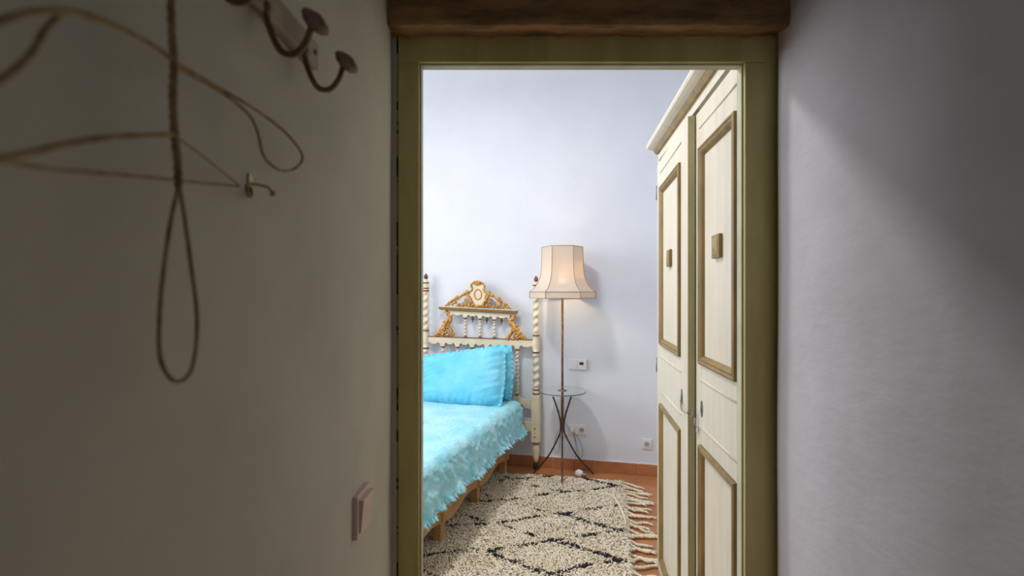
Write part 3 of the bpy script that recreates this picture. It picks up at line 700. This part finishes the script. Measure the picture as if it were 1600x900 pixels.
# ------------------------------------------------------------------ white bulb lying on the floor
q = hit(905, 740, (0, 0, .028), (0, 0, 1))
lb = empty('light_bulb', 'small round white bulb with grey cap lying on the tiles at the rug edge', 'bulb', (q.x, q.y, 0), math.radians(-25))
p = MB(); p.ball((0, 0, .030), .034, .030, .030, n=18); p.lathe([(.024, 0), (.018, .02), (.014, .03)], (0, 0, 0), 14)
k0 = len(p.v)-14*3-28
p = MB(); p.ball((0, 0, .029), .034, .029, .029, n=18); p.build('glass_globe', M['white'], lb)
p = MB(); p.lathe([(.019, 0), (.015, .015), (.014, .032), (.008, .036)], (0, 0, 0), 14); p.build('screw_cap', M['steel'], lb, (.024, 0, .024), (0, math.radians(98), 0), 'grey metal cap')
# ------------------------------------------------------------------ rug
RG = Frame((.800, 3.640, 0), -math.radians(10.5))
rug = empty('rug', 'cream shaggy wool rug with black diamond lines and fringed edge beside the bed', 'rug', RG.O, RG.a)
RW, RL = 1.75, 2.15
p = MB(); p.bbox(-RW, .01, -RL, 0, .001, .014, .004); p.build('backing', M['backing'], rug)
Z4 = lambda x, y: (640+x/4, 680+y/4)
lines = [[(600, 262), (660, 290), (830, 335), (960, 360), (1110, 345), (1310, 318)], [(560, 285), (660, 275), (780, 265), (920, 256)], [(1050, 262), (1160, 290), (1310, 322)],
         [(400, 420), (600, 408), (740, 385), (850, 372), (960, 360)], [(430, 350), (480, 380), (600, 410), (720, 450), (850, 484), (960, 500), (1100, 545), (1330, 605)],
         [(230, 440), (310, 490), (420, 530), (520, 555), (640, 538), (770, 515), (880, 492), (960, 495), (1090, 470), (1290, 440)], [(240, 565), (400, 560), (520, 555)],
         [(560, 562), (700, 605), (840, 652), (1000, 690), (1160, 740), (1350, 790)], [(470, 728), (600, 705), (700, 690), (850, 665), (1000, 645), (1160, 622), (1320, 595)],
         [(0, 770), (90, 752), (220, 735), (350, 715), (480, 732), (620, 790), (760, 840), (870, 868), (1000, 835), (1160, 805), (1360, 785)], [(60, 830), (150, 880), (260, 930)], [(700, 960), (870, 868)], [(870, 868), (1050, 930), (1300, 990)]]
segs = []
for l in lines:
    q = [RG.flr(*Z4(*a_), .03) for a_ in l]
    for a_, b_ in zip(q[:-1], q[1:]): segs.append((a_.x, a_.y, b_.x, b_.y))
segs = np.array(segs)
def tufts(n, x0, x1, y0, y1, wid, ln):
    X = rng.uniform(x0, x1, n); Y = rng.uniform(y0, y1, n)
    D = np.full(n, 9.)
    for s_ in segs:
        dx_, dy_ = s_[2]-s_[0], s_[3]-s_[1]; t = np.clip(((X-s_[0])*dx_+(Y-s_[1])*dy_)/(dx_*dx_+dy_*dy_), 0, 1)
        D = np.minimum(D, np.hypot(X-s_[0]-t*dx_, Y-s_[1]-t*dy_))
    patch = np.sin(X*41+2*np.sin(Y*23))+np.sin(Y*37+X*19)
    blk = D < (.0095+.006*patch+rng.normal(0, .003, n)).clip(.0, .03)
    return X, Y, blk, wid, ln
def tuft_mesh(X, Y, wid, ln, name, mt):
    n = len(X); a = rng.normal(-.5+.9*np.sin(X*9+Y*4)*.6, .75, n); L__ = ln*rng.uniform(.7, 1.3, n)
    dirx, diry = np.cos(a), np.sin(a); sx, sy = -diry, dirx
    H = rng.uniform(.6, 1.15, n)
    prof_ = [(0, .010, .6), (.25, .030, 1), (.62, .036, .95), (1, .024, .45)]
    V = np.zeros((n, 8, 3))
    for k, (u, z, w) in enumerate(prof_):
        cx_ = X+dirx*L__*(u-.3); cy_ = Y+diry*L__*(u-.3); zz = z*H
        tilt = rng.uniform(-.35, .35, n)*wid
        V[:, 2*k] = np.stack([cx_-sx*wid*w/2, cy_-sy*wid*w/2, zz-tilt], 1); V[:, 2*k+1] = np.stack([cx_+sx*wid*w/2, cy_+sy*wid*w/2, zz+tilt], 1)
    V = V.reshape(-1, 3); base = (np.arange(n)*8)[:, None, None]
    Fq = np.array([[0, 1, 3, 2], [2, 3, 5, 4], [4, 5, 7, 6]])[None]+base; Fq = Fq.reshape(-1, 4)
    me = bpy.data.meshes.new(name); me.vertices.add(len(V)); me.vertices.foreach_set('co', V.ravel())
    me.loops.add(Fq.size); me.loops.foreach_set('vertex_index', Fq.ravel().astype(np.int32)); me.polygons.add(len(Fq))
    me.polygons.foreach_set('loop_start', (np.arange(len(Fq))*4).astype(np.int32)); me.polygons.foreach_set('loop_total', np.full(len(Fq), 4, np.int32))
    me.polygons.foreach_set('use_smooth', np.ones(len(Fq), bool)); me.materials.append(mt); me.update(); me.validate()
    o = bpy.data.objects.new(name, me); C.objects.link(o); o.parent = rug; return o
parts_ = [tufts(75000, -1.30, 0, -1.45, .0, .0065, .040), tufts(9000, -RW, 0, -RL, -1.45, .011, .04), tufts(6000, -RW, -1.3, -1.45, 0, .011, .04)]
X = np.concatenate([q[0] for q in parts_]); Y = np.concatenate([q[1] for q in parts_]); Bk = np.concatenate([q[2] for q in parts_]); Wd = np.concatenate([np.full(len(q[0]), q[3]) for q in parts_]); Ln = np.concatenate([np.full(len(q[0]), q[4]) for q in parts_])
o = tuft_mesh(X[~Bk], Y[~Bk], Wd[~Bk], Ln[~Bk], 'pile', M['wool']); o['kind'] = 'stuff'
o = tuft_mesh(X[Bk], Y[Bk], Wd[Bk]*.8, Ln[Bk]*.8, 'diamond_pile', M['wblack']); o['kind'] = 'stuff'; o['label'] = 'black diamond lines'
y = -.01; k = 0
while y > -RL+.02:
    L__ = random.uniform(.11, .17); g = MB(); dyy = random.uniform(-.045, .045)-.005; hk = random.uniform(-.035, .035)
    base = [(0, y, .02), (.03, y+hk*.4, .016), (L__*.5, y+hk+dyy*.4, .012), (L__*.8, y+dyy, .011), (L__, y+dyy*1.2, .011)]
    c_ = crom(base, 7)
    for s_ in (0, PI): g.tube([Vector(q)+Vector((0, .0050*math.cos(s_+i*.9), .0035*math.sin(s_+i*.9))) for i, q in enumerate(c_)], .0056, 6)
    e_ = c_[-1]; g.ball(e_, .010, .009, .008)
    for s_ in range(6):
        a = random.uniform(-.6, .6); g.tube([e_, (e_.x+.02*math.cos(a), e_.y+.02*math.sin(a), .010), (e_.x+.036*math.cos(a), e_.y+.036*math.sin(a), .005)], [.004, .003, .0015], 5)
    g.build('tassel', M['wool'], rug); y -= random.uniform(.038, .060); k += 1
g = MB(); g.tube(crom([RG.flr(*Z4(*a_), .04) for a_ in ((1190, 375), (1230, 365), (1275, 385), (1300, 420), (1325, 470), (1345, 520), (1350, 560))], 6), .0075, 7); g.build('loose_cord', M['wool'], rug)
# ------------------------------------------------------------------ hall: coat rack, cord ornament, hook, switch
LN = -LW.y                                                   # normal pointing into the hall
def lwp(px, py, d=0.): return hit(px, py, LW.O+LN*d, LN)
r0 = LW.loc(lwp(497, 88, .012)); zr = 1.762
zr -= .010
cr = empty('coat_rack', 'pale hook rail with rusty iron hooks high on the left hall wall', 'coat rack', LW.O+LW.x*(r0.x-.25)+Vector((0, 0, zr)), LW.a)
# local: x forward along the wall, -y into the hall
p = MB(); p.bbox(-.28, .25, -.014, -.002, -.017, .022, .003); p.build('bar', M['rail'], cr)
for hxx in (.203, .098, -.010, -.118):
    p = MB()
    p.ball((hxx, -.014, -.010), .008, .004, .010)
    pts = crom([(hxx, -.012, -.010), (hxx, -.016, -.032), (hxx, -.030, -.060), (hxx, -.048, -.064), (hxx, -.061, -.050), (hxx, -.067, -.033)], 6)
    p.tube(pts, .0040, 8); h_ = p.build('hook', M['hook'], cr)
    p = MB(); p.lathe([(.003, -.004), (.012, -.002), (.018, .003), (.0175, .006), (.012, .010), (.003, .0125)], (0, 0, 0), 18)
    p.v = [(x_*1.05, y_*1.05, z_*1.2) for x_, y_, z_ in p.v]; p.build('cap', M['cap'], h_, (hxx, -.069, -.030), (math.radians(42), 0, 0))
for sx in (.235, .03, -.17): 
    p = MB(); p.ball((sx, -.0145, .004), .004, .0015, .004); p.build('screw', M['black'], cr)
org = lwp(270, 95, .035)
orn = empty('cord_hanger', 'looped cord-wrapped wire hanger dangling in front of the left hall wall', 'hanger', org)
def wire(name, pts, r, tw=False, k=10, closed=False, offs=None):
    if offs is None: offs = [.035]*len(pts)
    q = crom([lwp(x_, y_, d_)-org for (x_, y_), d_ in zip(pts, offs)], k, closed); g = MB()
    if tw:
        for s_ in (0, 2*PI/3, 4*PI/3):
            g.tube([v+Vector((r*.7*math.cos(s_+i*.55), r*.7*math.sin(s_+i*.55)*1.0, 0)) for i, v in enumerate(q)], r*.62, 6)
    else: g.tube(q, r, 8, closed=closed)
    g.build(name, M['rope'], orn)
wire('stem', [(267, -60), (267, 0), (269, 60), (272, 100), (270, 150), (272, 200), (277, 250), (279, 292)], .0026, True, 12)
wire('lower_loop', [(279, 292), (268, 340), (256, 420), (249, 500), (252, 565), (275, 596), (300, 575), (308, 500), (298, 410), (287, 330), (280, 292)], .0018)
wire('side_loop', [(272, 97), (330, 130), (400, 172), (447, 208), (472, 242), (463, 262), (438, 266), (413, 245), (402, 205), (388, 178), (352, 148), (300, 118), (274, 104)], .0017, offs=[.035]+[.03]*11+[.035])
wire('upper_arm', [(272, 95), (235, 68), (180, 40), (120, 20), (60, 18), (0, 32), (-60, 50)], .0021, offs=[.035, .04, .05, .06, .07, .075, .08])
wire('branch', [(100, 18), (72, 45), (48, 85), (10, 118), (-40, 145)], .0018, offs=[.062, .07, .08, .085, .09])
wire('lower_arm', [(272, 210), (180, 214), (100, 226), (50, 238), (0, 248), (-60, 256)], .0020, offs=[.035, .05, .06, .07, .075, .08])
wire('thin_wire', [(0, 250), (80, 264), (180, 272), (290, 283), (374, 291)], .0012, offs=[.075, .06, .05, .03, .012])
wire('thin_wire', [(279, 216), (325, 250), (374, 290)], .0009, offs=[.035, .025, .012])
# small wall hook the thin wires end on
wh = empty('wall_hook', 'small two-pronged brass hook screwed to the left hall wall', 'hook', lwp(388, 290, 0), LW.a)
p = MB(); p.bbox(-.004, .004, -.003, 0, -.014, .014, .001); p.build('plate', M['brass'], wh)
p = MB(); p.tube(crom([(0, -.003, -.002), (-.003, -.006, -.012), (-.010, -.008, -.015), (-.017, -.008, -.010), (-.018, -.008, -.003)], 5), .0016, 7); p.build('prong', M['hook'], wh)
p = MB(); p.tube(crom([(0, -.003, .002), (.006, -.010, .002), (.010, -.018, .000), (.014, -.022, -.006)], 5), .0015, 7); p.ball((.014, -.022, -.007), .0035); p.build('prong', M['brass'], wh)
sw = empty('light_switch', 'cream rocker light switch low on the left hall wall beside the door frame', 'light switch', lwp(567, 797, .006)+LN*-.006, LW.a)
p = MB(); p.bbox(-.040, .040, -.009, .002, -.041, .041, .002); p.build('plate', M['switch'], sw)
p = MB(); v = [(-.031, -.008, -.032), (.031, -.008, -.032), (.031, -.008, .032), (-.031, -.008, .032), (-.030, -.012, -.031), (.030, -.012, -.031), (.030, -.018, .031), (-.030, -.018, .031)]
p.add(v, [(0, 1, 5, 4), (1, 2, 6, 5), (2, 3, 7, 6), (3, 0, 4, 7), (4, 5, 6, 7)]); p.build('rocker', M['switch'], sw)
